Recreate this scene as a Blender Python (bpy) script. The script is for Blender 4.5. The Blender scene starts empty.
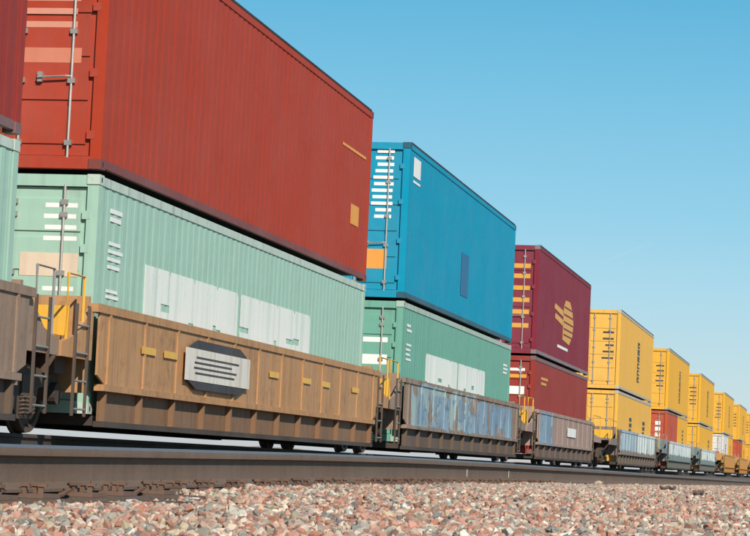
import bpy, bmesh, math, random
import numpy as np
from mathutils import Vector, Matrix, noise

scene = bpy.context.scene
COL = scene.collection
R = math.radians

# ------------------------------------------------------------------ camera
F_PX, YAW, PITCH, ROLL, CAM_Z = 2380.4, .1945, .0805, .0452, -.0072
cy_, sy_, cp_, sp_ = math.cos(YAW), math.sin(YAW), math.cos(PITCH), math.sin(PITCH)
fw = Vector((cy_*cp_, sy_*cp_, sp_)); rt = Vector((sy_, -cy_, 0)); up = rt.cross(fw)
c_, s_ = math.cos(ROLL), math.sin(ROLL)
rt2 = rt*c_ + up*s_; up2 = up*c_ - rt*s_
cam_d = bpy.data.cameras.new('camera'); cam = bpy.data.objects.new('camera', cam_d); COL.objects.link(cam)
cam_d.sensor_width = 36.0; cam_d.lens = F_PX/750*36
cam_d.clip_start = .1; cam_d.clip_end = 60000
m = Matrix((rt2, up2, -fw)).transposed().to_4x4(); m.translation = Vector((0, 0, CAM_Z))
cam.matrix_world = m
scene.camera = cam

# ------------------------------------------------------------------ world and sun
SUN_EL = R(34)
SUN_AZ = math.atan2(-.54, -.84)          # direction from the scene to the sun, in the XY plane
sun_vec = Vector((math.cos(SUN_AZ)*math.cos(SUN_EL), math.sin(SUN_AZ)*math.cos(SUN_EL), math.sin(SUN_EL)))
w = bpy.data.worlds.new('World'); scene.world = w; w.use_nodes = True
nt = w.node_tree; nt.nodes.clear()
sky = nt.nodes.new('ShaderNodeTexSky'); sky.sky_type = 'NISHITA'; sky.sun_disc = False
sky.sun_elevation = SUN_EL; sky.sun_rotation = math.atan2(sun_vec.x, sun_vec.y)
sky.air_density = 1.0; sky.dust_density = .4; sky.ozone_density = 1.0; sky.altitude = 300
tint = nt.nodes.new('ShaderNodeMix'); tint.data_type = 'RGBA'; tint.blend_type = 'MULTIPLY'
tint.inputs[0].default_value = 1.0; tint.inputs[7].default_value = (1.0, 1.12, 1.0, 1)
bg = nt.nodes.new('ShaderNodeBackground'); bg.inputs[1].default_value = .12
wo = nt.nodes.new('ShaderNodeOutputWorld')
# the measured sky is graded by elevation: pale at the horizon, deep cyan higher up, on round the whole dome
bg.inputs[1].default_value = .075
tint.inputs[7].default_value = (.80, 1.05, 1.05, 1)
tcw = nt.nodes.new('ShaderNodeTexCoord'); sxyz = nt.nodes.new('ShaderNodeSeparateXYZ'); nt.links.new(tcw.outputs['Generated'], sxyz.inputs[0])
crw = nt.nodes.new('ShaderNodeValToRGB'); crw.color_ramp.interpolation = 'LINEAR'
stops = [(0, (.55, .56, .60)), (.010, (.58, .63, .68)), (.030, (.60, .75, .80)), (.075, (.43, .71, .86)), (.105, (.31, .65, .85)), (.165, (.175, .54, .79)), (.205, (.105, .46, .725)), (.40, (.05, .31, .59)), (1, (.03, .19, .42))]
ce = crw.color_ramp.elements
ce[0].position = 0; ce[0].color = stops[0][1]+(1,); ce[1].position = 1; ce[1].color = stops[-1][1]+(1,)
for p, c in stops[1:-1]:
    k = ce.new(p); k.color = c+(1,)
nt.links.new(sxyz.outputs['Z'], crw.inputs[0])
gain = nt.nodes.new('ShaderNodeVectorMath'); gain.operation = 'SCALE'; gain.inputs['Scale'].default_value = 1/.075
nt.links.new(crw.outputs[0], gain.inputs[0])
mixw = nt.nodes.new('ShaderNodeMix'); mixw.data_type = 'RGBA'; mixw.inputs[0].default_value = .88
nt.links.new(sky.outputs[0], tint.inputs[6]); nt.links.new(tint.outputs[2], mixw.inputs[6]); nt.links.new(gain.outputs[0], mixw.inputs[7]); nt.links.new(mixw.outputs[2], bg.inputs[0]); nt.links.new(bg.outputs[0], wo.inputs[0])
sd = bpy.data.lights.new('sun', 'SUN'); sd.energy = 5.0; sd.angle = R(.55); sd.color = (1.0, .90, .76)
so = bpy.data.objects.new('sun', sd); COL.objects.link(so)
so.rotation_euler = (-sun_vec).to_track_quat('-Z', 'Y').to_euler(); so.location = (-20, -20, 30)
vs = scene.view_settings; vs.view_transform = 'Standard'; vs.look = 'None'; vs.exposure = 0; vs.gamma = 1
scene.cycles.max_bounces = 6

# ------------------------------------------------------------------ helpers
def lin(r, g, b):
    f = lambda v: (v/255/12.92) if v/255 <= .04045 else ((v/255+.055)/1.055)**2.4
    return (f(r), f(g), f(b), 1)

MATS = {}
def paint(name, col, rough=.5, dirt=.35, dirt_col=(.09, .06, .045, 1), streak=1.0, metallic=0, bump=.15, rust=.0, fade=.12, spray=None, spec=.5):
    """weathered painted or bare metal: tonal drift, vertical streaks, specks, rust patches"""
    if name in MATS: return MATS[name]
    m = bpy.data.materials.new(name); m.use_nodes = True; n = m.node_tree; N = n.nodes; L = n.links
    b = N['Principled BSDF']; tc = N.new('ShaderNodeTexCoord')
    mp = N.new('ShaderNodeMapping'); mp.inputs['Scale'].default_value = (3.2, 3.2, .22)
    L.new(tc.outputs['Object'], mp.inputs[0])
    n1 = N.new('ShaderNodeTexNoise'); n1.inputs['Scale'].default_value = 1.6; n1.inputs['Detail'].default_value = 6; n1.inputs['Roughness'].default_value = .65
    L.new(mp.outputs[0], n1.inputs['Vector'])
    n2 = N.new('ShaderNodeTexNoise'); n2.inputs['Scale'].default_value = .7; n2.inputs['Detail'].default_value = 8
    L.new(tc.outputs['Object'], n2.inputs['Vector'])
    n3 = N.new('ShaderNodeTexNoise'); n3.inputs['Scale'].default_value = 9; n3.inputs['Detail'].default_value = 8; n3.inputs['Roughness'].default_value = .7
    L.new(tc.outputs['Object'], n3.inputs['Vector'])
    def ramp(src, a, b_):
        r = N.new('ShaderNodeMapRange'); r.inputs[1].default_value = a; r.inputs[2].default_value = b_
        L.new(src, r.inputs[0]); return r.outputs[0]
    def mix(fac, A, B, mode='MIX'):
        x = N.new('ShaderNodeMix'); x.data_type = 'RGBA'; x.blend_type = mode
        if isinstance(fac, float): x.inputs[0].default_value = fac
        else: L.new(fac, x.inputs[0])
        for k, v in ((6, A), (7, B)):
            if isinstance(v, tuple): x.inputs[k].default_value = v
            else: L.new(v, x.inputs[k])
        return x.outputs[2]
    def mul(a, k):
        x = N.new('ShaderNodeMath'); x.operation = 'MULTIPLY'; L.new(a, x.inputs[0]); x.inputs[1].default_value = k; return x.outputs[0]
    pale = tuple(min(1, c*.75+.25*.6) for c in col[:3]) + (1,)
    c = mix(mul(ramp(n2.outputs[0], .35, .7), fade*2), col, pale)
    c = mix(mul(ramp(n1.outputs[0], .48, .78), dirt*streak), c, dirt_col)
    c = mix(mul(ramp(n3.outputs[0], .56, .72), dirt*.6), c, dirt_col)
    n6 = N.new('ShaderNodeTexNoise'); n6.inputs['Scale'].default_value = 3.1; n6.inputs['Detail'].default_value = 12; n6.inputs['Roughness'].default_value = .8
    L.new(tc.outputs['Object'], n6.inputs['Vector'])
    c = mix(mul(ramp(n6.outputs[0], .60, .66), dirt*.8), c, dirt_col)
    mp2 = N.new('ShaderNodeMapping'); mp2.inputs['Scale'].default_value = (7, 7, .16); L.new(tc.outputs['Object'], mp2.inputs[0])
    n7 = N.new('ShaderNodeTexNoise'); n7.inputs['Scale'].default_value = 1.0; n7.inputs['Detail'].default_value = 3; L.new(mp2.outputs[0], n7.inputs['Vector'])
    c = mix(mul(ramp(n7.outputs[0], .58, .74), dirt*.9*streak), c, dirt_col)
    if rust:
        n4 = N.new('ShaderNodeTexNoise'); n4.inputs['Scale'].default_value = 2.3; n4.inputs['Detail'].default_value = 9; n4.inputs['Roughness'].default_value = .75
        L.new(tc.outputs['Object'], n4.inputs['Vector'])
        c = mix(mul(ramp(n4.outputs[0], .6-.15*rust, .66), rust), c, (.13, .055, .025, 1))
    b.inputs['Specular IOR Level'].default_value = spec
    for (sx0, sx1, sz0, sz1, cin, cout, sc, seed, cover) in (spray or ()):
        ge = N.new('ShaderNodeNewGeometry'); wb = N.new('ShaderNodeTexNoise'); wb.inputs['Scale'].default_value = 1.9; wb.inputs['Detail'].default_value = 2
        of = N.new('ShaderNodeVectorMath'); of.operation = 'ADD'; of.inputs[1].default_value = (seed*7.3, 0, seed*3.1)
        L.new(ge.outputs['Position'], of.inputs[0]); L.new(of.outputs[0], wb.inputs['Vector'])
        dv = N.new('ShaderNodeVectorMath'); dv.operation = 'MULTIPLY_ADD'; L.new(wb.outputs['Color'], dv.inputs[0]); dv.inputs[1].default_value = (.55, 0, .24); L.new(ge.outputs['Position'], dv.inputs[2])
        sx = N.new('ShaderNodeSeparateXYZ'); L.new(dv.outputs[0], sx.inputs[0])
        def edge(src, a, b_):
            r = N.new('ShaderNodeMapRange'); r.interpolation_type = 'SMOOTHSTEP'; r.inputs[1].default_value = a; r.inputs[2].default_value = b_; L.new(src, r.inputs[0]); return r.outputs[0]
        def times(a, b_):
            x = N.new('ShaderNodeMath'); x.operation = 'MULTIPLY'; L.new(a, x.inputs[0]); L.new(b_, x.inputs[1]); return x.outputs[0]
        X_, Z_ = sx.outputs[0], sx.outputs[2]
        reg = times(times(edge(X_, sx0+.25, sx0+.33), edge(X_, sx1+.33, sx1+.25)), times(edge(Z_, sz0+.10, sz0+.14), edge(Z_, sz1+.14, sz1+.10)))
        wv = N.new('ShaderNodeTexWave'); wv.wave_type = 'BANDS'; wv.bands_direction = 'X'; wv.inputs['Scale'].default_value = sc; wv.inputs['Distortion'].default_value = 2.6
        wv.inputs['Detail'].default_value = 1.5; wv.inputs['Detail Scale'].default_value = 1.2; wv.inputs['Phase Offset'].default_value = seed; L.new(of.outputs[0], wv.inputs['Vector'])
        bl = N.new('ShaderNodeTexNoise'); bl.inputs['Scale'].default_value = 1.15; bl.inputs['Detail'].default_value = 4; bl.inputs['Roughness'].default_value = .55; bl.inputs['Distortion'].default_value = .6
        L.new(of.outputs[0], bl.inputs['Vector'])
        blr = N.new('ShaderNodeMapRange'); blr.inputs[1].default_value = .36; blr.inputs[2].default_value = .60; L.new(bl.outputs[0], blr.inputs[0])
        am = N.new('ShaderNodeMix'); am.inputs[0].default_value = .22; L.new(blr.outputs[0], am.inputs[2]); L.new(wv.outputs['Fac'], am.inputs[3])
        wvf = am.outputs[0]
        outl = times(reg, edge(wvf, cover, cover+.05)); fill = times(reg, edge(wvf, cover+.12, cover+.17))
        haze_ = N.new('ShaderNodeTexNoise'); haze_.inputs['Scale'].default_value = .8; haze_.inputs['Detail'].default_value = 5; L.new(of.outputs[0], haze_.inputs['Vector'])
        two = mix(edge(haze_.outputs[0], .42, .58), cin, tuple(v*.55+w_*.45 for v, w_ in zip(cin, cout)))
        c = mix(mul(outl, .85), c, cout); c = mix(mul(fill, .9), c, two)
        c = mix(mul(ramp(n7.outputs[0], .52, .72), .35), c, dirt_col)
    L.new(c, b.inputs['Base Color'])
    rr = N.new('ShaderNodeMapRange'); rr.inputs[3].default_value = rough-.12; rr.inputs[4].default_value = min(1, rough+.2)
    L.new(n3.outputs[0], rr.inputs[0]); L.new(rr.outputs[0], b.inputs['Roughness'])
    b.inputs['Metallic'].default_value = metallic
    if bump:
        bq = N.new('ShaderNodeBump'); bq.inputs['Strength'].default_value = .55; bq.inputs['Distance'].default_value = .035
        n5 = N.new('ShaderNodeTexNoise'); n5.inputs['Scale'].default_value = 1.7; n5.inputs['Detail'].default_value = 2; L.new(tc.outputs['Object'], n5.inputs['Vector'])
        L.new(n5.outputs[0], bq.inputs['Height'])
        bp = N.new('ShaderNodeBump'); bp.inputs['Strength'].default_value = bump; bp.inputs['Distance'].default_value = .02
        L.new(bq.outputs[0], bp.inputs['Normal']); L.new(n3.outputs[0], bp.inputs['Height']); L.new(bp.outputs[0], b.inputs['Normal'])
    MATS[name] = m
    return m

def new_obj(name, mesh, parent=None, loc=None):
    o = bpy.data.objects.new(name, mesh); COL.objects.link(o)
    if parent is not None: o.parent = parent
    if loc is not None: o.location = loc
    return o

class MB:
    """collects boxes, prisms and tubes and links them as one mesh object"""
    def __init__(s): s.v = []; s.f = []
    def box(s, x0, x1, y0, y1, z0, z1):
        b = len(s.v)
        s.v += [(x, y, z) for x in (x0, x1) for y in (y0, y1) for z in (z0, z1)]
        s.f += [tuple(b+i for i in q) for q in ((0,1,3,2),(4,6,7,5),(0,4,5,1),(2,3,7,6),(0,2,6,4),(1,5,7,3))]
        return s
    def prism(s, pts, axis, a, b_):
        """pts: closed 2-D outline; extruded along axis ('x','y','z') from a to b"""
        k = len(s.v); n = len(pts)
        for t in (a, b_):
            for p, q in pts:
                s.v.append({'x': (t, p, q), 'y': (p, t, q), 'z': (p, q, t)}[axis])
        for i in range(n):
            j = (i+1) % n; s.f.append((k+i, k+j, k+n+j, k+n+i))
        s.f.append(tuple(k+i for i in reversed(range(n)))); s.f.append(tuple(k+n+i for i in range(n)))
        return s
    def disc(s, cx, cz, y0, y1, r, n=28, x_axis=False):
        pts = [(cx+r*math.cos(2*math.pi*i/n), cz+r*math.sin(2*math.pi*i/n)) for i in range(n)]
        return s.prism(pts, 'y', y0, y1)
    def tube(s, pts, r, n=8):
        pts = [Vector(p) for p in pts]; k = len(s.v)
        for i, p in enumerate(pts):
            d = (pts[min(i+1, len(pts)-1)]-pts[max(i-1, 0)]).normalized()
            a = d.cross(Vector((0, 0, 1)));
            if a.length < .1: a = d.cross(Vector((1, 0, 0)))
            a.normalize(); b = d.cross(a)
            for j in range(n):
                t = 2*math.pi*j/n; s.v.append(tuple(p+a*(r*math.cos(t))+b*(r*math.sin(t))))
        for i in range(len(pts)-1):
            for j in range(n):
                q = (j+1) % n; s.f.append((k+i*n+j, k+i*n+q, k+(i+1)*n+q, k+(i+1)*n+j))
        s.f.append(tuple(k+j for j in range(n))); s.f.append(tuple(k+(len(pts)-1)*n+j for j in reversed(range(n))))
        return s
    def mesh(s, name, smooth=False, recalc=True):
        me = bpy.data.meshes.new(name); me.from_pydata(s.v, [], s.f)
        if recalc:
            bm = bmesh.new(); bm.from_mesh(me); bmesh.ops.recalc_face_normals(bm, faces=bm.faces); bm.to_mesh(me); bm.free()
        if smooth:
            me.polygons.foreach_set('use_smooth', [True]*len(me.polygons))
            if hasattr(me, 'set_sharp_from_angle'): me.set_sharp_from_angle(angle=R(35))
        return me
    def build(s, name, mat, parent=None, smooth=False, loc=None):
        me = s.mesh(name, smooth); me.materials.append(mat); return new_obj(name, me, parent, loc)

CACHE = {}
def shared(key, name, maker, mat, parent, loc=None, smooth=False):
    """an object whose mesh is shared by key; the material sits on the object slot"""
    if key not in CACHE:
        me = maker().mesh(name, smooth); me.materials.append(None); CACHE[key] = me
    o = new_obj(name, CACHE[key], parent, loc)
    o.material_slots[0].link = 'OBJECT'; o.material_slots[0].material = mat
    return o

def empty(name, loc=(0, 0, 0)):
    o = bpy.data.objects.new(name, None); COL.objects.link(o); o.location = loc; o.empty_display_size = .3
    return o
def tag(o, label=None, cat=None, group=None, kind=None):
    if label: o['label'] = label
    if cat: o['category'] = cat
    if group: o['group'] = group
    if kind: o['kind'] = kind
    return o

# ------------------------------------------------------------------ layout
RAIL_Y = 3.17            # near rail of the near track, head centre
SIDE_Y = 8.705           # near side plane of the containers
WELL_Y = 8.486           # near side plane of the well cars
MID_Y = SIDE_Y + 1.30    # centre line of the train
TZ = .115                # head of the train's rails
PX = np.array([-30, 5., 8.7, 11.6, 13.9, 17.2, 22.5, 32.3, 49.2, 84.8, 150., 600, 5000])
PZ = np.array([-.012, -.012, -.010, .004, .016, .025, .020, -.002, -.047, -.148, -.25, -.5, -3])
def rail_z(x): return float(np.interp(x, PX, PZ))

# ------------------------------------------------------------------ ground
def ground_mat():
    m = bpy.data.materials.new('dry_ground'); m.use_nodes = True; N = m.node_tree.nodes; L = m.node_tree.links; b = N['Principled BSDF']
    tc = N.new('ShaderNodeTexCoord'); n1 = N.new('ShaderNodeTexNoise'); n1.inputs['Scale'].default_value = .15; n1.inputs['Detail'].default_value = 10
    L.new(tc.outputs['Object'], n1.inputs['Vector'])
    cr = N.new('ShaderNodeValToRGB'); cr.color_ramp.elements[0].color = (.25, .17, .11, 1); cr.color_ramp.elements[0].position = .35
    cr.color_ramp.elements[1].color = (.46, .36, .26, 1); cr.color_ramp.elements[1].position = .68
    L.new(n1.outputs[0], cr.inputs[0]); L.new(cr.outputs[0], b.inputs['Base Color']); b.inputs['Roughness'].default_value = .95
    n2 = N.new('ShaderNodeTexNoise'); n2.inputs['Scale'].default_value = 6; n2.inputs['Detail'].default_value = 8
    L.new(tc.outputs['Object'], n2.inputs['Vector'])
    bp = N.new('ShaderNodeBump'); bp.inputs['Strength'].default_value = .6; bp.inputs['Distance'].default_value = .05; L.new(n2.outputs[0], bp.inputs['Height']); L.new(bp.outputs[0], b.inputs['Normal'])
    return m
def grid_mesh(xs, ys, fz, name):
    v = [(x, y, fz(x, y)) for x in xs for y in ys]; ny = len(ys)
    f = [(i*ny+j, (i+1)*ny+j, (i+1)*ny+j+1, i*ny+j+1) for i in range(len(xs)-1) for j in range(ny-1)]
    me = bpy.data.meshes.new(name); me.from_pydata(v, [], f)
    me.polygons.foreach_set('use_smooth', [True]*len(me.polygons)); return me
gm = ground_mat()
gx = sorted(set([-9000, -4000, -1500, -600, -200, -80] + list(np.arange(-40, 400, 8.)) + [500, 650, 900, 1400, 2500, 5000, 9000]))
gy = sorted(set([-9000, -4000, -1500, -500, -150, -60, -30] + list(np.arange(-20, 80, 5.)) + [110, 160, 300, 700, 1500, 4000, 9000]))
def gz(x, y):
    r = math.hypot(x, y)
    z = -1.15 + .18*noise.noise(Vector((x*.05, y*.05, 3)))
    if r > 500: z -= (r-500)*.0012
    return z
me = grid_mesh(gx, gy, gz, 'ground'); me.materials.append(gm)
tag(new_obj('ground', me), kind='structure')

# low sandy bank on the far side of the line, seen in slivers under the wells
def bank_z(x, y):
    t = max(0, 1-abs(y-22)/6.0)
    return -1.3 + (1.62+.24*noise.noise(Vector((x*.045, 1.7, 0)))+.08*noise.noise(Vector((x*.4, y*.4, 5))))*t**.6*min(1, max(0, (x-38)/20))
me = grid_mesh(list(np.arange(36, 330, 1.5)), list(np.arange(15.9, 28.2, .8)), bank_z, 'dirt_bank'); me.materials.append(gm)
tag(new_obj('dirt_bank', me), kind='structure')

# ballast bed: one raised sheet carrying both tracks
def bed_mat():
    m = bpy.data.materials.new('ballast_gap_shade'); m.use_nodes = True; N = m.node_tree.nodes; L = m.node_tree.links; b = N['Principled BSDF']
    tc = N.new('ShaderNodeTexCoord'); v = N.new('ShaderNodeTexVoronoi'); v.inputs['Scale'].default_value = 22
    L.new(tc.outputs['Object'], v.inputs['Vector'])
    cr = N.new('ShaderNodeValToRGB'); cr.color_ramp.interpolation = 'CONSTANT'
    e = cr.color_ramp.elements; e[0].color = (.16, .09, .065, 1); e[1].position = .3; e[1].color = (.12, .11, .09, 1)  # bed colours darkened to paint the shade in gaps between stones
    for p, c in ((.5, (.18, .11, .08, 1)), (.7, (.2, .16, .12, 1)), (.86, (.14, .14, .13, 1))):
        k = e.new(p); k.color = c
    sp = N.new('ShaderNodeSeparateColor'); L.new(v.outputs['Color'], sp.inputs[0]); L.new(sp.outputs[0], cr.inputs[0]); L.new(cr.outputs[0], b.inputs['Base Color'])
    bp = N.new('ShaderNodeBump'); bp.inputs['Strength'].default_value = 1; bp.inputs['Distance'].default_value = .05; bp.invert = True
    L.new(v.outputs['Distance'], bp.inputs['Height']); L.new(bp.outputs[0], b.inputs['Normal']); b.inputs['Roughness'].default_value = .95
    return m
def bed_z(x, y):
    near = rail_z(x)-.215 - (.012 if x < 9.5 else max(0, .012-(x-9.5)*.012)) + .018*noise.noise(Vector((x*.9, y*.9, 0)))
    if y < 0: near -= (-y)*.45
    far = TZ-.23
    t = min(1, max(0, (y-5.4)/1.6)); z = near*(1-t)+far*t
    if y > 12.2: z -= (y-12.2)*.5
    return max(z, -1.35)
bx_ = sorted(set(list(np.arange(-12, 3, 1.)) + list(np.arange(3, 45, .3)) + list(np.arange(45, 130, 1.)) + list(np.arange(130, 620, 10.))))
by_ = [-2.6, -2, -1.2, -.6, 0] + list(np.arange(.3, 5.6, .3)) + [5.8, 6.3, 7, 8, 9.5, 11, 12.2, 13, 14.5]
me = grid_mesh(bx_, by_, bed_z, 'ballast_bed'); me.materials.append(bed_mat())
tag(new_obj('ballast_bed', me), kind='structure')

# ------------------------------------------------------------------ track
M_web = paint('rusty_rail_steel', (.15, .094, .062, 1), rough=.75, dirt=.45, dirt_col=(.07, .045, .03, 1), bump=.35, fade=.10)
M_head = paint('worn_rail_head', (.22, .22, .23, 1), rough=.5, dirt=.35, dirt_col=(.16, .13, .11, 1), metallic=.6, bump=.05)
M_tie = paint('weathered_timber', (.12, .08, .055, 1), rough=.9, dirt=.7, dirt_col=(.04, .03, .025, 1), bump=.8)
M_clip = paint('rusty_fastening', (.15, .08, .05, 1), rough=.8, dirt=.5, bump=.3)
def rail_profile():
    h = .185
    half = [(.0745, -h), (.0745, -h+.012), (.045, -h+.022), (.013, -h+.036), (.0095, -h+.06), (.0095, -.062), (.014, -.052), (.0365, -.043),
            (.0370, -.012), (.034, -.005), (.026, -.001), (.010, .0006)]
    return half + [(-x, z) for x, z in reversed(half)]
M_web2 = paint('shade_dark_rail', (.05, .036, .028, 1), rough=.85, dirt=.4, bump=.3)  # train's rails: shade under the cars put into a darker steel colour
def rail_mesh(y, zf, xs, name, mw=None, mh=None):
    pr = rail_profile(); n = len(pr); v = []; f = []; mi = []
    for x in xs:
        z0 = zf(x)
        v += [(x, y+p, z0+q) for p, q in pr]
    for i in range(len(xs)-1):
        for j in range(n):
            k = (j+1) % n; f.append((i*n+j, i*n+k, (i+1)*n+k, (i+1)*n+j))
            za = (pr[j][1]+pr[k][1])/2; mi.append(1 if za > -.02 else 0)
    f.append(tuple(range(n))); mi.append(0); f.append(tuple((len(xs)-1)*n+j for j in reversed(range(n)))); mi.append(0)
    me = bpy.data.meshes.new(name); me.from_pydata(v, [], f); me.materials.append(mw or M_web); me.materials.append(mh or M_head)
    me.polygons.foreach_set('material_index', mi); me.polygons.foreach_set('use_smooth', [True]*len(f)); me.set_sharp_from_angle(angle=R(25))
    bm = bmesh.new(); bm.from_mesh(me); bmesh.ops.recalc_face_normals(bm, faces=bm.faces); bm.to_mesh(me); bm.free()
    return me
rail_xs = list(np.arange(-10, 60, 1.)) + list(np.arange(60, 200, 4.)) + list(np.arange(200, 620, 20.))
rng = random.Random(7)
def tie_maker():
    mb = MB(); mb.box(-.115, .115, -1.3, 1.3, -.175, 0)
    return mb
def plate_maker():
    return MB().box(-.10, .10, -.18, .18, .001, .018)
def spike_maker():
    mb = MB(); mb.box(-.010, .010, -.010, .010, -.02, .035); mb.box(-.016, .016, -.024, .010, .035, .048); return mb
def anchor_maker():
    mb = MB(); mb.tube([(0, -.085, .03), (0, -.105, .005), (0, -.07, -.022), (0, .02, -.03), (0, .085, -.02), (0, .095, .01)], .011, 6); return mb
def track(label, y0, zf, x0, x1, detail_to):
    t = tag(empty('railway_track', (0, y0, 0)), label, 'railway track', 'parallel railway tracks')
    for s in (0, 1.505):
        me = rail_mesh(s, (lambda x, d=.022*(s > 0): zf(x)-d), rail_xs, 'rail', *((M_web2, M_web2) if y0 > 6 else ())); new_obj('rail', me, t)
    k = 0; x = x0
    while x < x1:
        z = zf(x)-.205
        o = shared('tie', 'crosstie', tie_maker, M_tie, t, (x+rng.uniform(-.03, .03), .752+rng.uniform(-.03, .03), z)); o.rotation_euler.z = rng.uniform(-.012, .012)
        if x < detail_to:
            shared('plate', 'tie_plate', plate_maker, M_clip, o, (0, -.752, 0))
            for sx, sy in ((-.06, -.088), (.06, -.088), (-.04, -.15)):
                q = shared('spike', 'spike', spike_maker, M_clip, o, (sx, -.752+sy, .01)); q.rotation_euler.z = rng.uniform(-.3, .3)
            if k % 2 == 0:
                for sx in (-.15, .15):
                    shared('anchor', 'rail_anchor', anchor_maker, M_clip, o, (sx, -.752, .03), True)
        k += 1; x += .53
    return t
t1 = track('nearer brown-webbed track running past the foreground gravel', RAIL_Y, rail_z, 5.2, 60, 26)
t2 = track('farther track that carries the container train, in its shade', MID_Y-.752, lambda x: TZ, 18, 110, 0)
M_mark = paint('white_chalk_paint', (.7, .68, .62, 1), rough=.8, dirt=.3)
for x in (20.6, 23.3):
    MB().box(x-.011, x+.011, -.0125, -.0105, rail_z(x)-.135, rail_z(x)-.066).build('paint_mark', M_mark, t1)

# ------------------------------------------------------------------ containers
def corrugated(L, z0, z1, y, sgn, pitch=.28, dep=.006):
    """side panel: vertical trapezoid ribs between posts, real depth, closed at the back"""
    mb = MB(); n = int(round((L-.36)/pitch)); p = (L-.36)/n; xs = []; 
    x = .18
    for i in range(n):
        for a, d in ((0, 0), (.30, 0), (.42, 1), (.78, 1), (.90, 0)):
            xs.append((x+a*p, d))
        x += p
    xs.append((L-.18, 0))
    for i, (xx, d) in enumerate(xs):
        yy = y + sgn*dep*d
        mb.v += [(xx, yy, z0), (xx, yy, z1)]
    for i in range(len(xs)-1):
        mb.f.append((2*i, 2*i+2, 2*i+3, 2*i+1))
    k = len(mb.v); mb.v += [(.18, y+sgn*.06, z0), (.18, y+sgn*.06, z1), (L-.18, y+sgn*.06, z0), (L-.18, y+sgn*.06, z1)]
    mb.f.append((k, k+1, k+3, k+2))
    return mb
W = 2.6
PAL = {}
def cmat(key):
    if key in PAL: return PAL[key]
    base, rail, dirt = {
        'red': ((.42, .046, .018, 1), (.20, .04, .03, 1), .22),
        'teal': ((.36, .56, .46, 1), (.50, .60, .52, 1), .14),
        'green': ((.16, .40, .31, 1), (.40, .52, .44, 1), .16),
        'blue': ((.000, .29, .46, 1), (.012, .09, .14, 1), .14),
        'maroon': ((.23, .020, .040, 1), (.22, .17, .18, 1), .18),
        'brick': ((.31, .036, .026, 1), (.20, .10, .10, 1), .22),
        'yellow': ((.80, .44, .075, 1), (.50, .44, .36, 1), .18),
        'amber': ((.80, .41, .035, 1), (.42, .36, .26, 1), .18),
        'white': ((.68, .66, .62, 1), (.5, .5, .48, 1), .3),
        'coral': ((.50, .085, .035, 1), (.25, .1, .07, 1), .25)}[key]
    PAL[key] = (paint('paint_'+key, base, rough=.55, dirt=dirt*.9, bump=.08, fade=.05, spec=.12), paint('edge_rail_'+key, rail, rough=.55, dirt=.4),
                paint('door_'+key, tuple(c*1.0 for c in base[:3])+(1,), rough=.4, dirt=dirt*1.2, bump=.08))
    return PAL[key]
M_dark = paint('black_rubber_gap', (.018, .016, .016, 1), rough=.8, dirt=.2)
M_gal = paint('galvanised_rod', (.42, .40, .37, 1), rough=.45, dirt=.4, metallic=.5)
M_white = paint('white_lettering', (.86, .86, .82, 1), rough=.6, dirt=.16, bump=0)
M_orange = paint('orange_sticker', (.80, .33, .045, 1), rough=.6, dirt=.15, bump=0)
M_gold = paint('gold_lettering', (.72, .36, .045, 1), rough=.5, dirt=.15, bump=0)
M_ink = paint('dark_lettering', (.05, .045, .04, 1), rough=.6, dirt=.1, bump=0)
M_navy = paint('dark_blue_mark', (.004, .13, .28, 1), rough=.5, dirt=.1, bump=0)
M_red = paint('red_lettering', (.42, .05, .04, 1), rough=.5, dirt=.1, bump=0)

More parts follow.
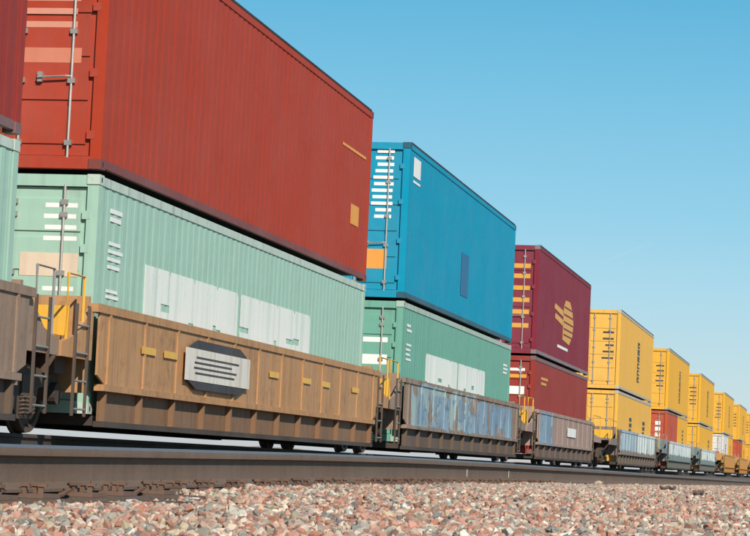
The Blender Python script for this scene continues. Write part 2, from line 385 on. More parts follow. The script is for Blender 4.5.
def container(x0, L, z0, z1, key, label, detail=2, doors=True, group='containers stacked on the train'):
    H = z1-z0; P, E_, D = cmat(key)
    t = tag(empty('shipping_container', (x0, SIDE_Y, z0)), label, 'shipping container', group)
    kk = (round(L, 2), round(H, 2))
    S = lambda name, mk, mat, loc=None, par=t, key_=None, sm=False: shared((key_ or name,)+kk, name, mk, mat, par, loc, sm)
    S('side_panel', lambda: corrugated(L, .13, H-.12, .012, 1), P)
    S('side_panel', lambda: corrugated(L, .13, H-.12, W-.012, -1), P, key_='side_far')
    # roof with shallow cross pressings
    def roof():
        mb = MB(); mb.box(.1, L-.1, .06, W-.06, H-.05, H-.02)
        n = int(L/.6)
        for i in range(n): mb.box(.3+i*(L-.6)/n, .3+(i+.5)*(L-.6)/n, .25, W-.25, H-.02, H-.006)
        return mb
    S('roof', roof, P)
    S('floor', lambda: MB().box(.1, L-.1, .05, W-.05, .09, .16), M_dark)
    for y in (0, W-.07):
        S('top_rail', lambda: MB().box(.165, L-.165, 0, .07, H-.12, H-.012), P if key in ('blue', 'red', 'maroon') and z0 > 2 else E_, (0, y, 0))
        S('bottom_rail', lambda: MB().box(.165, L-.165, 0, .06, .03, .13), E_, (0, y+(.012 if y == 0 else -.012), 0))  # red and blue rail colours darkened to carry the recess shade
        if z0 > 2: S('roof_edge', lambda: MB().box(.165, L-.165, -.006, .076, H-.0118, H+.022), M_dark, (0, y, 0))
    for x in (0, L-.15):
        for y in (0, W-.14):
            S('corner_post', lambda: MB().box(0, .15, 0, .14, .12, H-.12), P, (x, y, 0))
            for z in (0, H-.12):
                def cast():
                    mb = MB(); mb.prism([(-.008, 0), (.17, 0), (.17, .12), (-.008, .12)], 'y', -.006, .15); return mb
                o = shared('casting', 'corner_casting', cast, E_, t, (x-.006, y-.002, z))
                if detail > 1:
                    shared('casting_hole', 'casting_slot', lambda: MB().prism([(.05+.022*math.cos(a)*1.0+.03, .06+.036*math.sin(a)) for a in np.linspace(0, 2*math.pi, 11)[:-1]], 'y', -.0085, -.005), M_dark, o)
    S('end_wall', lambda: MB().box(L-.13, L-.06, .14, W-.14, .14, H-.12), D)
    S('door_header', lambda: MB().box(.0, .12, .14, W-.14, H-.15, H-.01), D)
    S('door_sill', lambda: MB().box(.0, .14, .14, W-.14, .0, .15), D)
    for i, (ya, yb) in enumerate(((.145, W/2-.006), (W/2+.006, W-.145))):
        def door():
            mb = MB(); mb.box(.05, .10, 0, yb-ya, 0, H-.32)
            n = 5; h = (H-.32-.2)/n
            for j in range(n): mb.box(.032, .05, .07, yb-ya-.07, .1+j*h+.04, .1+(j+1)*h-.04)
            return mb
        d = S('door', door, D, (0, ya, .16))
        if detail > 0:
            for yy in (.28, yb-ya-.24):
                def bar():
                    mb = MB(); mb.tube([(.012, 0, -.03), (.012, 0, H-.29)], .017, 8)
                    for zz in (.15, .9, 1.5, 2.2, H-.5): mb.box(-.006, .036, -.045, .045, zz-.03, zz+.03)
                    return mb
                S('locking_bar', bar, M_gal, (0, yy, 0), d)
                if detail > 1:
                    def handle():
                        mb = MB(); mb.tube([(-.006, 0, .95), (-.03, .06, .95), (-.03, .42, .93)], .012, 6); mb.box(-.02, .03, .36, .42, .88, 1.0); return mb
                    S('door_handle', handle, M_gal, (0, yy, 0), d)
            if detail > 1:
                for zz in (.25, 1.0, 1.8, H-.65):
                    shared('hinge', 'hinge', lambda: MB().box(-.004, .045, -.05, .05, -.05, .05), D, d, (0, .0 if i == 0 else yb-ya, zz))
    S('gasket', lambda: MB().box(.040, .055, W/2-.0055, W/2+.0055, .2, H-.18), M_dark)
    return t
def side_mark(t, mat, x0, x1, z0, z1, name='lettering', round_=0.0):
    """flat print on the near side of a container (local metres); bridges the ribs"""
    y = .0095
    if round_:
        r = min(round_, (x1-x0)/2-.001, (z1-z0)/2-.001); pts = []
        for cx, cz, a0 in ((x1-r, z1-r, 0), (x0+r, z1-r, 90), (x0+r, z0+r, 180), (x1-r, z0+r, 270)):
            for k in range(4): a = R(a0+k*30); pts.append((cx+r*math.cos(a), cz+r*math.sin(a)))
        mb = MB().prism(pts, 'y', y-.004, y+.0)
    else: mb = MB().box(x0, x1, y-.004, y, z0, z1)
    return mb.build(name, mat, t)
def marks(t, mat, rects, name='lettering', y=.0095, th=.004, parent=None):
    for a, b, c, d in rects: o = MB().box(a, b, y-th, y, c, d).build(name, mat, parent or t)
    return o
def door_marks(t, mat, rects, name='placard', x=.0365, part=None):
    """rects in (y0,y1,z0,z1) of the container frame, lying on the door face"""
    for a, b, c, d in rects: o = MB().box(x-.006, x-.003, a, b, c, d).build(name, mat, part or t)
    return o
def text_rows(x0, x1, zt, zb, rows, seed, fill=.55):
    r = random.Random(seed); out = []; h = (zt-zb)/rows
    for i in range(rows):
        a = x0+r.uniform(0, .06)*(x1-x0); b = x1-r.uniform(0, .3)*(x1-x0)
        out.append((a, b, zt-(i+fill)*h, zt-i*h))
    return out
LZ0, LZ1, UZ0, UZ1 = .385, 3.235, 3.300, 6.48

M_letter = paint('worn_white_lettering', (.80, .82, .77, 1), rough=.7, dirt=.6, dirt_col=(.34, .52, .44, 1), bump=0)
def block_letters(t, x0, x1, z0, z1, seed, groups=2):
    """heavy pale block lettering, close set and worn past reading"""
    r = random.Random(seed); gw = (x1-x0)/groups; H_ = z1-z0; y = .0095
    for g in range(groups):
        a = x0+g*gw+(.10 if g else 0); b = x0+(g+1)*gw-.04; n = 4; lw = (b-a)/n
        for i in range(n):
            p = a+i*lw; q = p+lw-.022; mb = MB(); c = .07
            slot = r.choice([(.05, .45, .14), (.46, .56, .34), (.45, .53, .45), (.05, .40, .2)])
            # solid heavy glyph: chamfered slab with one narrow notch cut from a side
            zz0 = z0+H_*slot[0]; zz1 = z0+H_*slot[1]; dx = (q-p)*slot[2]
            if r.random() < .5: pts = [(p, z0), (q-c, z0), (q, z0+c), (q, zz0), (q-dx, zz0), (q-dx, zz1), (q, zz1), (q, z1-c), (q-c, z1), (p, z1)]
            else: pts = [(p, z0), (q, z0), (q, z1-c), (q-c, z1), (p+c, z1), (p, z1-c), (p, zz1), (p+dx, zz1), (p+dx, zz0), (p, zz0)]
            mb.prism(pts, 'y', y-.004, y); mb.build('letter', M_letter, t)

# --- previous pair, only its far end could reach the frame
container(8.0, 16.15, UZ0, UZ1, 'brick', 'red upper container nearest the camera, only its far end by the left frame edge', 0)
container(8.0, 16.15, LZ0, LZ1, 'teal', 'teal lower container nearest the camera, only its far end by the left frame edge', 0)
# --- stack 1
c1 = container(27.0, 16.35, UZ0, UZ1, 'red', 'large orange-red container on top at left, over the pale teal one')
c1b = container(27.0, 16.35, LZ0, LZ1, 'teal', 'pale teal container with white block letters under the orange-red one')
door_marks(c1, paint('faded_pink_lettering', (.66, .28, .19, 1), rough=.6, dirt=.1), [(a, b, c, d) for a, b, c, d in text_rows(.35, 1.15, 2.75, 1.62, 7, 3, .45)], 'door_lettering', part=None)
door_marks(c1, paint('faded_white_panel', (.62, .20, .12, 1), rough=.6, dirt=.1), [(.32, 1.15, 1.28, 1.46)], 'door_panel')
marks(c1, M_orange, [(14.75, 15.45, .92, 1.28)], 'height_sticker')
marks(c1, M_orange, [(13.8, 15.9, 2.22, 2.27)], 'stripe_sticker')
marks(c1b, M_white, text_rows(.5, 1.15, 2.50, 2.30, 2, 5)+text_rows(.5, 1.15, 2.10, 1.72, 4, 6, .45)+text_rows(.5, 1.15, 1.52, 1.38, 2, 8), 'registration_lettering')
block_letters(c1b, 2.1, 11.9, .95, 1.96, 4)
door_marks(c1b, M_white, text_rows(.25, .75, 2.5, 1.97, 4, 11, .4)+text_rows(.25, .75, 1.5, 1.1, 3, 12, .4), 'door_lettering')
door_marks(c1b, paint('cream_placard', (.72, .58, .44, 1), rough=.6, dirt=.2), [(.22, .95, 1.62, 1.90)], 'placard', x=.033)
door_marks(c1b, M_ink, text_rows(.30, .86, 1.84, 1.68, 3, 13, .5), 'placard_print', x=.0385)
door_marks(c1, M_ink, text_rows(1.5, 2.1, 1.3, 1.0, 3, 14, .4), 'small_print')
# --- stack 2
c2 = container(47.35, 16.3, UZ0, UZ1, 'blue', 'bright blue container on top, between the orange-red and the maroon ones')
c2b = container(47.35, 16.3, LZ0, LZ1, 'green', 'sea green container with white block letters under the bright blue one')
door_marks(c2, M_white, text_rows(.32, .78, 3.02, 1.55, 11, 21, .5), 'door_lettering')
door_marks(c2, M_orange, [(.40, .85, .58, .98)], 'orange_placard')
marks(c2, M_white, [(.55, 1.35, 2.55, 2.95), (.55, 1.35, 2.42, 2.47)], 'white_sign')
marks(c2, M_navy, [(7.3, 8.4, .62, 1.62)], 'dark_blue_mark')
marks(c2b, M_white, text_rows(.55, 1.15, 2.42, 2.22, 2, 25)+text_rows(.55, 1.15, 2.02, 1.62, 4, 26, .45), 'registration_lettering')
marks(c2b, M_white, text_rows(15.0, 15.9, 2.3, 2.0, 3, 27), 'number_lettering')
block_letters(c2b, 3.0, 11.8, .95, 1.94, 9)
door_marks(c2b, M_white, [(.3, .9, 1.55, 1.75), (.3, .9, 2.0, 2.1)], 'placard')
# --- stack 3
c3 = container(69.0, 14.85, UZ0, UZ1, 'maroon', 'maroon container with a gold winged emblem, on top of a brick red one')
c3b = container(69.0, 14.85, LZ0, LZ1, 'brick', 'brick red container under the maroon one with the gold emblem')
door_marks(c3, M_gold, [(.25, .85, z, z+.13) for z in (.75, 1.15, 1.5, 1.85, 2.2, 2.5)], 'gold_lettering')
door_marks(c3b, M_gold, [(.25, .85, z, z+.10) for z in (1.0, 2.2)], 'gold_lettering')
door_marks(c3b, M_white, [(.3, .8, 1.72, 1.95), (.3, .8, 2.4, 2.48)], 'placard')
em = MB()
pts_body = [(6.7, .80), (8.6, .72), (9.5, 1.05), (9.7, 1.45), (9.3, 1.85), (8.5, 2.12), (7.3, 2.10), (6.8, 1.85)]
em.prism(pts_body, 'y', .0045, .0085)
em.build('emblem', M_gold, c3)
for zz, xa in ((1.62, 4.3), (1.33, 4.5)):
    MB().prism([(xa, zz+.02), (xa+.1, zz+.18), (6.66, zz+.10), (6.66, zz-.10)], 'y', .0045, .0085).build('emblem_wing', M_gold, c3)
for zz in (.95, 1.14, 1.36, 1.60, 1.84):
    MB().box(6.9, 9.6, .0015, .0040, zz, zz+.055).build('emblem_line', cmat('maroon')[0], c3)
marks(c3, M_white, text_rows(5.4, 8.4, .58, .48, 1, 31, .9), 'lettering')
marks(c3b, M_gold, text_rows(1.6, 3.4, 2.3, 2.0, 2, 32, .5), 'lettering')
# --- yellow stacks
def vertical_text(t, x, z0, z1, n, seed, wd=.55):
    r = random.Random(seed); h = (z1-z0)/n
    for i in range(n):
        a = z0+i*h; k = r.choice([.2, .35, .5]); w1 = wd*.36
        pts = [(x, a), (x+wd, a), (x+wd, a+h*.26), (x+w1, a+h*.26), (x+w1, a+h*k+.02*h+h*.1), (x+wd*.9, a+h*k+h*.12), (x+wd, a+h*.82), (x, a+h*.82)]
        MB().prism(pts, 'y', .0055, .0095).build('vertical_letter', M_ink, t)
ycols = ['yellow', 'amber', 'amber', 'amber', 'amber', 'amber', 'amber']
YX = [(96.0, 17.5), (124.5, 17.2), (154.2, 16.8), (187.5, 16.8), (217.0, 16.8), (247, 16.8), (277, 16.8)]
order = ['first', 'second', 'third', 'fourth', 'fifth', 'sixth', 'farthest']
for i, ((x, L), k) in enumerate(zip(YX, ycols)):
    t = container(x, L, UZ0, UZ1, k, [
        'yellow upper container right behind the maroon one, with dark vertical lettering',
        'amber upper container second in the yellow row, above the short coral red one',
        'amber upper container third in the yellow row, with only yellow beneath it',
        'amber upper container fourth in the yellow row, above the short white one',
        'amber upper container fifth in the yellow row, above the short orange-red one',
        'small amber upper container sixth in the yellow row near the right edge',
        'farthest amber upper container at the right edge of the train'][i], 1 if i < 4 else 0)
    vertical_text(t, L*.50, .62, 2.42, 6, 40+i, 1.1)
    door_marks(t, M_ink, text_rows(.25, .75, 2.3, 1.0, 5, 50+i, .3), 'door_lettering')
c4b = container(96.0, 17.5, LZ0, LZ1, 'yellow', 'yellow lower container right behind the brick red one', 1)
marks(c4b, M_ink, text_rows(5.6, 7.0, 1.9, 1.2, 3, 61, .7)+text_rows(12.6, 14.0, 1.9, 1.2, 3, 62, .7), 'lettering')
def half(x, L, k, label, seed, ink=M_ink):
    t = container(x, L, LZ0, LZ1, k, label, 1 if x < 200 else 0, group='short containers in the lower row')
    marks(t, ink, text_rows(L*.45, L*.6, 2.1, 1.2, 4, seed, .6), 'lettering')
    return t
cr = half(124.5, 8.2, 'coral', 'short coral red lower container with white door lettering, below the second amber one', 63, M_red)
door_marks(cr, M_white, [(.35, .62, .9+k*.3, 1.1+k*.3) for k in range(5)], 'door_lettering')
half(133.2, 8.4, 'amber', 'short amber lower container right behind the coral red one', 64)
t = container(154.2, 16.8, LZ0, LZ1, 'amber', 'long amber lower container ahead of the short white one', 1); marks(t, M_ink, text_rows(11, 12.4, 2.0, 1.1, 3, 65, .7), 'lettering')
cw = half(187.5, 8.1, 'white', 'short white lower container with brick coloured blots on its doors', 66)
door_marks(cw, M_red, [(.3, 1.0, 1.2, 1.5), (.5, 1.5, .8, 1.1), (.9, 1.2, 1.5, 1.8)], 'red_blot')
half(196.0, 8.3, 'amber', 'short amber lower container right behind the white one', 67)
half(217.0, 8.1, 'coral', 'short orange-red lower container below the fifth amber one', 68, M_red)
half(225.5, 8.3, 'amber', 'short amber lower container behind the orange-red one', 69)
half(247.0, 16.8, 'amber', 'amber lower container below the sixth amber one', 70)
half(277.0, 16.8, 'amber', 'farthest amber lower container at the right edge of the train', 71)

# ------------------------------------------------------------------ well cars
LB, MBL, PW, PT, SLC = (.26, .38, .47, 1), (.12, .20, .31, 1), (.66, .70, .68, 1), (.44, .56, .56, 1), (.14, .20, .20, 1)
def wmat(key):
    return {
        'umber_sprayed': lambda: paint('well_umber_sprayed', (.30, .21, .155, 1), rough=.7, dirt=.5, dirt_col=(.10, .07, .05, 1), rust=.3, bump=.3, spray=[(47.6, 56.2, .74, 1.60, (.36, .46, .44, 1), LB, .30, 1.0, .22), (48.4, 56.4, .72, 1.42, LB, MBL, .36, 2.4, .42), (56.6, 62.9, .72, 1.50, LB, MBL, .42, 4.2, .30)]),
        'taupe_sprayed': lambda: paint('well_taupe_sprayed', (.38, .26, .21, 1), rough=.65, dirt=.45, dirt_col=(.12, .09, .075, 1), rust=.2, bump=.3, spray=[(69.0, 72.2, .70, 1.62, LB, MBL, .2, 3.3, .05)]),
        'grey_sprayed': lambda: paint('well_grey_sprayed', (.24, .19, .165, 1), rough=.7, dirt=.5, rust=.3, bump=.3, spray=[(95.6, 103.6, .86, 1.70, (.42, .52, .58, 1), LB, .16, 5.0, .05), (103.9, 113.9, .84, 1.70, PW, PT, .14, 6.0, .04)]),
        'slate_sprayed': lambda: paint('well_slate_sprayed', (.18, .24, .23, 1), rough=.65, dirt=.5, rust=.2, bump=.3, spray=[(124.0, 142.2, .98, 1.70, PW, PT, .12, 7.0, .06), (153.8, 171.4, .98, 1.70, PW, PT, .12, 8.0, .06)]),
        'ochre': lambda: paint('well_ochre', (.48, .245, .095, 1), rough=.62, dirt=.5, dirt_col=(.17, .10, .06, 1), rust=.4, bump=.3),
        'umber': lambda: paint('well_umber', (.30, .20, .14, 1), rough=.7, dirt=.6, dirt_col=(.10, .07, .05, 1), rust=.3, bump=.3),
        'taupe': lambda: paint('well_taupe', (.38, .26, .21, 1), rough=.65, dirt=.5, dirt_col=(.12, .09, .075, 1), rust=.2, bump=.3),
        'grey': lambda: paint('well_grey', (.20, .165, .14, 1), rough=.7, dirt=.6, rust=.3, bump=.3),
        'slate': lambda: paint('well_slate', (.17, .21, .20, 1), rough=.65, dirt=.5, rust=.2, bump=.3),
        'gold': lambda: paint('well_gold', (.52, .25, .035, 1), rough=.6, dirt=.5, rust=.2, bump=.25)}[key]()
M_under = paint('underframe_grime', (.045, .032, .024, 1), rough=.85, dirt=.5, bump=.4)
M_steel = paint('truck_steel', (.085, .055, .038, 1), rough=.8, dirt=.5, rust=.4, bump=.4)
M_wheel = paint('wheel_steel', (.12, .085, .065, 1), rough=.6, dirt=.5, metallic=.3, bump=.15)
M_tread = paint('bright_wheel_tread', (.45, .44, .43, 1), rough=.3, dirt=.2, metallic=.8, bump=0)
M_yel = paint('yellow_reflector', (.78, .42, .03, 1), rough=.4, dirt=.2, bump=0)
SILL = 1.67
def truck(par, x):
    """one bogie: side frames, springs, two wheelsets; a part of its car"""
    t = shared('bolster', 'truck', lambda: MB().box(-.2, .2, -1.1, 1.1, .42, .66).box(-.28, .28, -.35, .35, .66, .8), M_steel, par, (x, MID_Y, TZ))
    for s in (-1, 1):
        def frame():
            mb = MB()
            out = [(-1.15, .38), (-1.15, .62), (-.95, .70), (-.5, .74), (0, .78), (.5, .74), (.95, .70), (1.15, .62), (1.15, .38), (.82, .40), (.72, .56), (.42, .52), (.34, .26), (.25, .16), (-.25, .16), (-.34, .26), (-.42, .52), (-.72, .56), (-.82, .40)]
            mb.prism(out, 'y', -.07, .07)
            return mb
        shared('truck_frame', 'side_frame', frame, M_steel, t, (0, s*1.0, 0))
        def spring():
            mb = MB()
            for cx in (-.14, 0, .14):
                mb.tube([(cx+.055*math.cos(a), .055*math.sin(a), .2+.22*a/(2*math.pi*5)) for a in np.linspace(0, 2*math.pi*5, 60)], .011, 5)
            return mb
        shared('truck_spring', 'spring', spring, M_wheel, t, (0, s*1.08, 0))
        for wx in (-.89, .89):
            def cap():
                return MB().disc(0, .48, -.05, .05, .13, 16)
            shared('bearing', 'bearing_cap', cap, M_under, t, (wx, s*1.10, 0))
    for wx in (-.89, .89):
        for s in (-1, 1):
            def wheel():
                # lathe about Y: tread, flange towards the car centre, dished plate
                prof = [(.0, -.06), (.13, -.06), (.14, -.02), (.38, .0), (.40, -.05), (.465, -.055), (.480, .06), (.505, .07), (.505, .095), (.40, .095), (.38, .06), (.14, .08), (.13, .1), (0, .1)]
                mb = MB(); n = 36
                for i in range(n):
                    a = 2*math.pi*i/n
                    for r_, y_ in prof: mb.v.append((r_*math.cos(a), y_, .48+r_*math.sin(a)))
                k = len(prof)
                for i in range(n):
                    j = (i+1) % n
                    for p in range(k-1): mb.f.append((i*k+p, i*k+p+1, j*k+p+1, j*k+p))
                return mb
            o = shared('wheel%d' % s, 'wheel', wheel, M_wheel, t, (wx, s*.752, 0), True)
            o.scale.y = 1 if s < 0 else -1
        shared('axle', 'axle', lambda: MB().tube([(0, -1.1, .48), (0, 1.1, .48)], .075, 12), M_steel, t, (wx, 0, 0))
    return t

def well_car(x0, x1, key, label, a_end=2.0, b_end=2.0, trucks=(), yellow_end=True):
    Mw = wmat(key); Lw = x1-x0
    key = key.split('_')[0]
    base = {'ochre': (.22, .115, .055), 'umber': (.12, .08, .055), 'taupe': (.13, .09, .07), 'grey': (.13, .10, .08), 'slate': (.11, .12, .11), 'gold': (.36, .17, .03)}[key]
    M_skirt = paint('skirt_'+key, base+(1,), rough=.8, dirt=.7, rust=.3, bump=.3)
    t = tag(empty('well_car', (x0, MID_Y, TZ)), label, 'well car', 'well cars of the container train')
    t.location = (0, 0, 0)
    for s in (-1, 1):
        yo = MID_Y + s*(MID_Y-WELL_Y); q = -s   # q points inwards
        # web with the tapered ends, one plate
        mb = MB()
        zw0 = .74
        mb.prism([(x0, SILL-.10), (x1, SILL-.10), (x1, zw0+.10), (x1-.30, zw0), (x0+.30, zw0), (x0, zw0+.10)], 'y', yo+q*.024, yo+q*.05)
        mb.build('side_sill', Mw, t)
        MB().box(x0-.15, x1+.15, min(yo, yo+q*.12), max(yo, yo+q*.12), SILL-.10, SILL).build('top_chord', Mw, t)
        MB().box(x0+.2, x1-.2, min(yo-q*.01, yo+q*.12), max(yo-q*.01, yo+q*.12), .66, .738).build('middle_chord', Mw, t)
        MB().box(x0+.35, x1-.35, min(yo+q*.10, yo+q*.12), max(yo+q*.10, yo+q*.12), .305, .658).build('lower_skirt', M_skirt if s < 0 else M_under, t)
        MB().box(x0+.3, x1-.3, min(yo, yo+q*.14), max(yo, yo+q*.14), .235, .303).build('bottom_flange', M_under, t)
        n = int(Lw/1.45)
        for i in range(n+1):
            xx = x0+.38+i*(Lw-.76)/n
            shared(('post', s), 'side_post', lambda: MB().box(-.035, .035, min(q*.004, q*.0238), max(q*.004, q*.0238), .742, SILL-.102), Mw, t, (xx, yo, 0))
            shared(('lpost', s), 'skirt_post', lambda: MB().box(-.03, .03, min(q*.02, q*.098), max(q*.02, q*.098), .305, .658), M_skirt, t, (xx, yo, 0))
    # floor crossmembers
    n = 6
    for i in range(n+1):
        xx = x0+.6+i*(Lw-1.2)/n
        MB().box(xx-.12, xx+.12, MID_Y-1.38, MID_Y+1.38, .25, .37).build('crossmember', M_under, t)
    # ends: bulkhead, platform over the truck, rails, ladder
    for e, (xe, ln, sg) in enumerate(((x0, a_end, -1), (x1, b_end, 1))):
        a, b = sorted((xe+sg*.02, xe+sg*.10)); MB().box(a, b, WELL_Y+.14, 2*MID_Y-WELL_Y-.14, .62, SILL+.08).build('bulkhead', Mw, t)
        a, b = sorted((xe+sg*.101, xe+sg*ln)); MB().box(a, b, WELL_Y+.22, 2*MID_Y-WELL_Y-.22, 1.17, 1.25).build('end_platform', Mw, t)
        a, b = sorted((xe+sg*.101, xe+sg*ln)); MB().box(a, b, MID_Y-.35, MID_Y+.35, .80, 1.168).build('centre_sill', M_steel, t)
        for s in (-1, 1):
            yo = MID_Y+s*(MID_Y-WELL_Y-.10)
            # sloping shoulder from sill to platform edge
            pr = [(xe+sg*.101, SILL-.02), (xe+sg*.101, 1.0), (xe+sg*ln, 1.0), (xe+sg*ln, 1.16), (xe+sg*min(ln*.55, 1.0), 1.28)]
            MB().prism(pr, 'y', yo-.03, yo+.03).build('shoulder_plate', Mw, t)
            # ladder: two stiles and rungs
            xl = xe+sg*.55
            lad = MB().box(xl-.25, xl-.21, yo-.06, yo-.032, .34, 1.62).box(xl+.21, xl+.25, yo-.06, yo-.032, .34, 1.62).build('ladder', M_steel, t) if s < 0 else None
            if lad:
                for k in range(4): MB().tube([(xl-.21, yo-.05, .42+k*.32), (xl+.21, yo-.05, .42+k*.32)], .013, 6).build('rung', M_gal, lad)
            # grab rail
            xg = xe+sg*(ln-.2); xh = xe+sg*min(.95, ln*.35)
            MB().tube([(xh, yo, 1.16), (xh, yo, 1.95), (xg, yo, 1.95), (xg, yo, 1.16)], .018, 6).build('handrail', M_gal if not yellow_end else M_yel, t)
        # brake gear box and reservoir hung under the platform
        xb = xe+sg*(ln*.45)
        MB().box(xb-.2, xb+.2, WELL_Y+.30, WELL_Y+.62, .82, 1.12).build('brake_box', M_steel, t)
    if yellow_end:
        a = x0-.32; MB().box(a-.02, a+.02, WELL_Y+.3, WELL_Y+1.5, 1.26, 1.62).build('yellow_end_plate', M_yel, t)
    for tx in trucks: truck(t, tx)
    return t

well_car(7.0, 24.2, 'umber', 'brown well car nearest the camera, mostly outside the left edge', 1.5, 1.2, (), False)
w1 = well_car(26.7, 43.9, 'ochre', 'ochre brown well car at left with a white panel on a dark board', 1.2, 1.6, (25.45,))
M_board = paint('faded_board', (.045, .05, .06, 1), rough=.75, dirt=.35, dirt_col=(.16, .10, .06, 1), spec=.2)
MB().prism([(30.5, .93), (30.9, .83), (33.2, .83), (33.6, .93), (33.6, 1.39), (33.2, 1.49), (30.9, 1.49), (30.5, 1.39)], 'y', WELL_Y-.030, WELL_Y-.012).build('panel_board', M_board, w1)
pp = MB().box(30.3, 33.8, WELL_Y-.036, WELL_Y-.031, .94, 1.37).build('white_panel', paint('weathered_white_panel', (.72, .68, .61, 1), rough=.7, dirt=.6, dirt_col=(.42, .28, .17, 1)), w1)
for a, b, c, d in text_rows(30.7, 33.4, 1.27, .99, 4, 77, .4): MB().box(a, b, WELL_Y-.0385, WELL_Y-.0365, c, d).build('panel_print', M_ink, pp)
for xx in (28.4, 29.4, 35.2, 37.5, 39.0, 41.5):
    MB().box(xx, xx+.62, WELL_Y+.0005, WELL_Y+.0038, 1.18, 1.27).build('reflector_strip', M_yel, w1)
w2 = well_car(46.9, 64.2, 'umber_sprayed', 'grey-brown well car covered in light blue graffiti, under the sea green container', 1.5, 2.0, (45.4,))
w3 = well_car(68.6, 84.3, 'taupe_sprayed', 'taupe well car with a light blue patch and small white sign, under brick red container', 2.0, 3.8, (66.4, 86.6))
p3 = MB().box(76.1, 78.6, WELL_Y-.012, WELL_Y-.006, 1.02, 1.30).build('white_sign', M_white, w3)
well_specs = [
    (95.3, 114.4, 'grey_sprayed', 'well car with white graffiti along its top, first below the yellow row', 3.6, 3.4, (92.4, 117.0)),
    (123.8, 142.4, 'slate_sprayed', 'slate grey well car with pale graffiti, below the coral red and amber short containers', 3.6, 3.6, (121.2, 144.9)),
    (153.4, 171.6, 'slate_sprayed', 'slate grey well car with pale graffiti, ahead of the orange-yellow cars', 3.6, 3.6, (150.8, 174.2)),
    (186.8, 205.0, 'gold', 'orange-yellow well car below the short white container', 3.6, 3.4, (184.2, 207.5)),
    (216.3, 234.6, 'gold', 'orange-yellow well car below the short orange-red container', 3.6, 3.4, (213.8, 237.2)),
    (246.3, 264.6, 'gold', 'small orange-yellow well car near the right edge', 3.6, 3.4, (243.8, 267.2)),
    (276.3, 294.6, 'gold', 'farthest orange-yellow well car at the right edge', 3.6, 3.4, (273.8, 297.2))]
for i, sp in enumerate(well_specs):
    wc = well_car(*sp, yellow_end=(i < 1))

# ------------------------------------------------------------------ gravel
def stone_mat():
    m = bpy.data.materials.new('crushed_granite'); m.use_nodes = True; N = m.node_tree.nodes; L = m.node_tree.links; b = N['Principled BSDF']
    at = N.new('ShaderNodeAttribute'); at.attribute_type = 'INSTANCER'; at.attribute_name = 'tint'
    tc = N.new('ShaderNodeTexCoord')
    n1 = N.new('ShaderNodeTexNoise'); n1.inputs['Scale'].default_value = 26; n1.inputs['Detail'].default_value = 6; n1.inputs['Roughness'].default_value = .7
    n2 = N.new('ShaderNodeTexNoise'); n2.inputs['Scale'].default_value = 2.2; n2.inputs['Detail'].default_value = 3
    L.new(tc.outputs['Object'], n1.inputs['Vector']); L.new(tc.outputs['Object'], n2.inputs['Vector'])
    mr = N.new('ShaderNodeMapRange'); mr.inputs[1].default_value = .3; mr.inputs[2].default_value = .7; mr.inputs[3].default_value = .72; mr.inputs[4].default_value = 1.28
    L.new(n1.outputs[0], mr.inputs[0])
    mx = N.new('ShaderNodeVectorMath'); mx.operation = 'SCALE'; L.new(at.outputs['Color'], mx.inputs[0]); L.new(mr.outputs[0], mx.inputs['Scale'])
    m2 = N.new('ShaderNodeMix'); m2.data_type = 'RGBA'; mr2 = N.new('ShaderNodeMapRange'); mr2.inputs[1].default_value = .5; mr2.inputs[2].default_value = .7; mr2.inputs[4].default_value = .45
    L.new(n2.outputs[0], mr2.inputs[0]); L.new(mr2.outputs[0], m2.inputs[0]); L.new(mx.outputs[0], m2.inputs[6]); m2.inputs[7].default_value = (.50, .40, .31, 1)
    L.new(m2.outputs[2], b.inputs['Base Color']); b.inputs['Roughness'].default_value = .85
    bp = N.new('ShaderNodeBump'); bp.inputs['Strength'].default_value = .5; bp.inputs['Distance'].default_value = .08; L.new(n1.outputs[0], bp.inputs['Height']); L.new(bp.outputs[0], b.inputs['Normal'])
    return m
M_stone = stone_mat()
stones = bpy.data.collections.new('stone_shapes')
sr = random.Random(5)
def stone_mesh(i, npts=12):
    bm = bmesh.new()
    sx, sy, sz = sr.uniform(.8, 1.25), sr.uniform(.7, 1.0), sr.uniform(.6, .95)
    for k in range(npts):
        v = Vector((sr.gauss(0, 1), sr.gauss(0, 1), sr.gauss(0, 1))).normalized()*sr.uniform(.82, 1)
        bm.verts.new((v.x*sx, v.y*sy, v.z*sz))
    res = bmesh.ops.convex_hull(bm, input=bm.verts)
    bmesh.ops.delete(bm, geom=[g for g in res['geom_interior'] if isinstance(g, bmesh.types.BMVert)], context='VERTS')
    bmesh.ops.bevel(bm, geom=list(bm.edges), offset=.03, segments=1, affect='EDGES', profile=.6)
    me = bpy.data.meshes.new('stone'); bm.to_mesh(me); bm.free(); me.materials.append(M_stone); return me
for i in range(14):
    stones.objects.link(bpy.data.objects.new('stone_shape_%02d' % i, stone_mesh(i)))
TINTS = [((.54, .27, .19), 30), ((.46, .19, .12), 14), ((.62, .40, .29), 22), ((.68, .54, .41), 18), ((.74, .66, .56), 7),
         ((.30, .27, .22), 10), ((.20, .19, .18), 4), ((.38, .36, .30), 14), ((.56, .44, .28), 4), ((.26, .13, .09), 4)]
npr = np.random.default_rng(11)
P_, S_, T_ = [], [], []
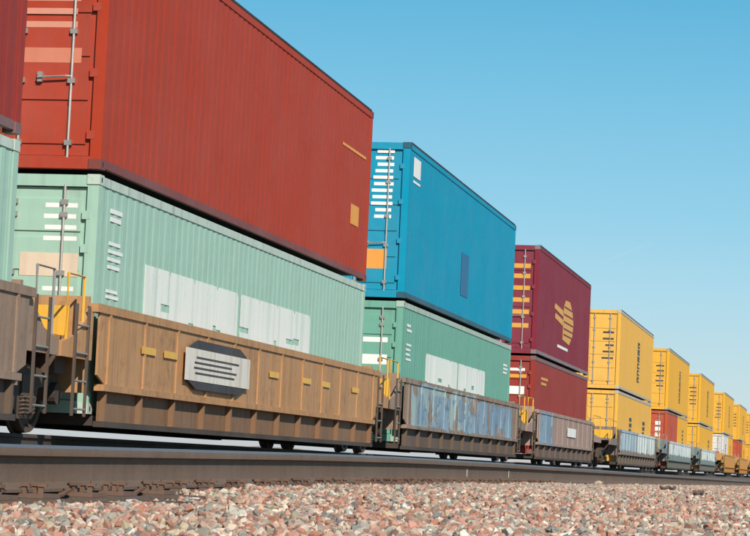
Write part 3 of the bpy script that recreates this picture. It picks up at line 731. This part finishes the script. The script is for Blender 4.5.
def strew(x0, x1, y0, y1, per_m2, smin, smax, lift):
    n = int((x1-x0)*(y1-y0)*per_m2)
    xs = npr.uniform(x0, x1, n); ys = npr.uniform(y0, y1, n)
    for x, y in zip(xs, ys):
        if abs(y-RAIL_Y) < .085 or abs(y-RAIL_Y-1.505) < .085: continue
        if x < 10.8 and RAIL_Y-.42 < y < RAIL_Y+1.7:      # crib left a little low so the ties show
            f = ((x-5.2) % .53); on_tie = min(f, .53-f) < .13
            if on_tie and npr.random() < .93: continue
            dz = -.03
        else: dz = 0
        s = npr.uniform(smin, smax)
        if y > RAIL_Y-.14 and y < RAIL_Y+.14: s = min(s, .02); dz -= .012
        P_.append((x, y, bed_z(x, y)+npr.uniform(-.5, 1)*lift+dz)); S_.append(s)
cum = np.cumsum([w_ for _, w_ in TINTS]); cum = cum/cum[-1]
strew(4.3, 14, -.3, 3.9, 1150, .012, .030, .020)
strew(14, 26, -.3, 3.9, 950, .013, .031, .020)
strew(26, 48, -.3, 3.6, 620, .018, .036, .014)
strew(48, 95, -.5, 3.4, 240, .028, .050, .016)
strew(95, 200, -.5, 3.4, 60, .05, .08, .02)
strew(5, 20, 3.9, 6.5, 160, .022, .036, .01)
n = len(P_)
me = bpy.data.meshes.new('ballast_gravel'); me.from_pydata(P_, [], [])
a = me.attributes.new('scl', 'FLOAT', 'POINT'); a.data.foreach_set('value', S_)
a = me.attributes.new('idx', 'INT', 'POINT'); a.data.foreach_set('value', npr.integers(0, 14, n).astype(np.int32))
rot = npr.uniform(0, 6.283, (n, 3)); rot[:, 0] = npr.normal(0, .8, n); rot[:, 1] = npr.normal(0, .8, n)
a = me.attributes.new('rot', 'FLOAT_VECTOR', 'POINT'); a.data.foreach_set('vector', rot.astype(np.float32).ravel())
ti = np.searchsorted(cum, npr.random(n)); base = np.array([c for c, _ in TINTS])[np.clip(ti, 0, len(TINTS)-1)]
# dusty greyer strip close under the rail
pa_ = np.array(P_); gw_ = np.clip((pa_[:, 1]-1.3)/1.2, 0, 1)*np.clip((pa_[:, 0]-11)/6, 0, 1)*(npr.random(n) < .75)
base = base*(1-.5*gw_[:, None])+np.array([.42, .36, .29])*.5*gw_[:, None]
base = np.clip(base*npr.uniform(.78, 1.42, (n, 1)), 0, .88); tin = np.concatenate([base, np.ones((n, 1))], 1)
a = me.attributes.new('tint', 'FLOAT_COLOR', 'POINT'); a.data.foreach_set('color', tin.astype(np.float32).ravel())
gravel = tag(new_obj('ballast_gravel', me), 'loose pink, cream and grey crushed ballast along the near rail', 'gravel', kind='stuff')
me.materials.append(M_stone)
ng = bpy.data.node_groups.new('scatter_stones', 'GeometryNodeTree')
ng.interface.new_socket('Geometry', in_out='INPUT', socket_type='NodeSocketGeometry'); ng.interface.new_socket('Geometry', in_out='OUTPUT', socket_type='NodeSocketGeometry')
gi = ng.nodes.new('NodeGroupInput'); go = ng.nodes.new('NodeGroupOutput'); ip = ng.nodes.new('GeometryNodeInstanceOnPoints')
ci = ng.nodes.new('GeometryNodeCollectionInfo'); ci.inputs['Collection'].default_value = stones; ci.inputs['Separate Children'].default_value = True; ci.inputs['Reset Children'].default_value = True
def named(nm, ty):
    q = ng.nodes.new('GeometryNodeInputNamedAttribute'); q.data_type = ty; q.inputs['Name'].default_value = nm; return q.outputs['Attribute']
ng.links.new(gi.outputs[0], ip.inputs['Points']); ng.links.new(ci.outputs[0], ip.inputs['Instance']); ip.inputs['Pick Instance'].default_value = True
ng.links.new(named('idx', 'INT'), ip.inputs['Instance Index']); ng.links.new(named('scl', 'FLOAT'), ip.inputs['Scale'])
er = ng.nodes.new('FunctionNodeEulerToRotation'); ng.links.new(named('rot', 'FLOAT_VECTOR'), er.inputs[0]); ng.links.new(er.outputs[0], ip.inputs['Rotation'])
ng.links.new(ip.outputs[0], go.inputs[0])
md = gravel.modifiers.new('scatter', 'NODES'); md.node_group = ng

# a few stones and scraps that stand out from the gravel
def loose_stone(x, y, s, col, label, flat=.7):
    me = stone_mesh(0, 22); me.materials.clear(); me.materials.append(paint('stone_%d' % int(x*100), col, rough=.85, dirt=.25, bump=.6))
    o = new_obj('loose_stone', me, None, (x, y, bed_z(x, y)+s*.45)); o.scale = (s, s, s*flat); o.rotation_euler.z = x
    tag(o, label, 'stone')
loose_stone(28.2, 2.75, .085, (.62, .47, .33, 1), 'large tan stone standing proud of the gravel against the near rail, right of centre')
loose_stone(9.3, 2.78, .042, (.85, .83, .78, 1), 'bright white stone on the gravel below the rail at lower left')
def scrap(x, y, L_, rz, label):
    pts = [(i*L_/6, .008*math.sin(i*1.3), .010*math.cos(i*2.1)) for i in range(7)]
    o = MB().tube(pts, .014, 6).build('timber_splinter', M_tie, None, True, (x, y, bed_z(x, y)+.058)); o.rotation_euler.z = rz
    tag(o, label, 'wood scrap')
scrap(21.6, 1.55, .34, -.35, 'longer dark brown splinter lying on gravel at lower right near the rail')
scrap(17.3, 1.0, .20, -.3, 'short dark brown splinter on gravel in front of the longer scrap, lower right')

# faint contrail high in the sky
mc = bpy.data.materials.new('contrail_ice'); mc.use_nodes = True; N = mc.node_tree.nodes; L = mc.node_tree.links
tr = N.new('ShaderNodeBsdfTransparent'); df = N.new('ShaderNodeBsdfDiffuse'); df.inputs[0].default_value = (.9, .9, .9, 1); ms = N.new('ShaderNodeMixShader'); ms.inputs[0].default_value = .018
L.new(tr.outputs[0], ms.inputs[1]); L.new(df.outputs[0], ms.inputs[2]); L.new(ms.outputs[0], N['Material Output'].inputs[0])
def sky_pt(px, py, dist):
    d = (fw*F_PX + rt2*(px-375) + up2*(268-py)).normalized(); return d*dist
pa, pb = sky_pt(604, 262, 9000), sky_pt(650, 243, 10200)
o = MB().tube([pa, pa.lerp(pb, .5), pb], 3.2, 8).build('contrail', mc, None, True)
tag(o, 'faint short white contrail slanting across the blue sky at right', 'contrail')
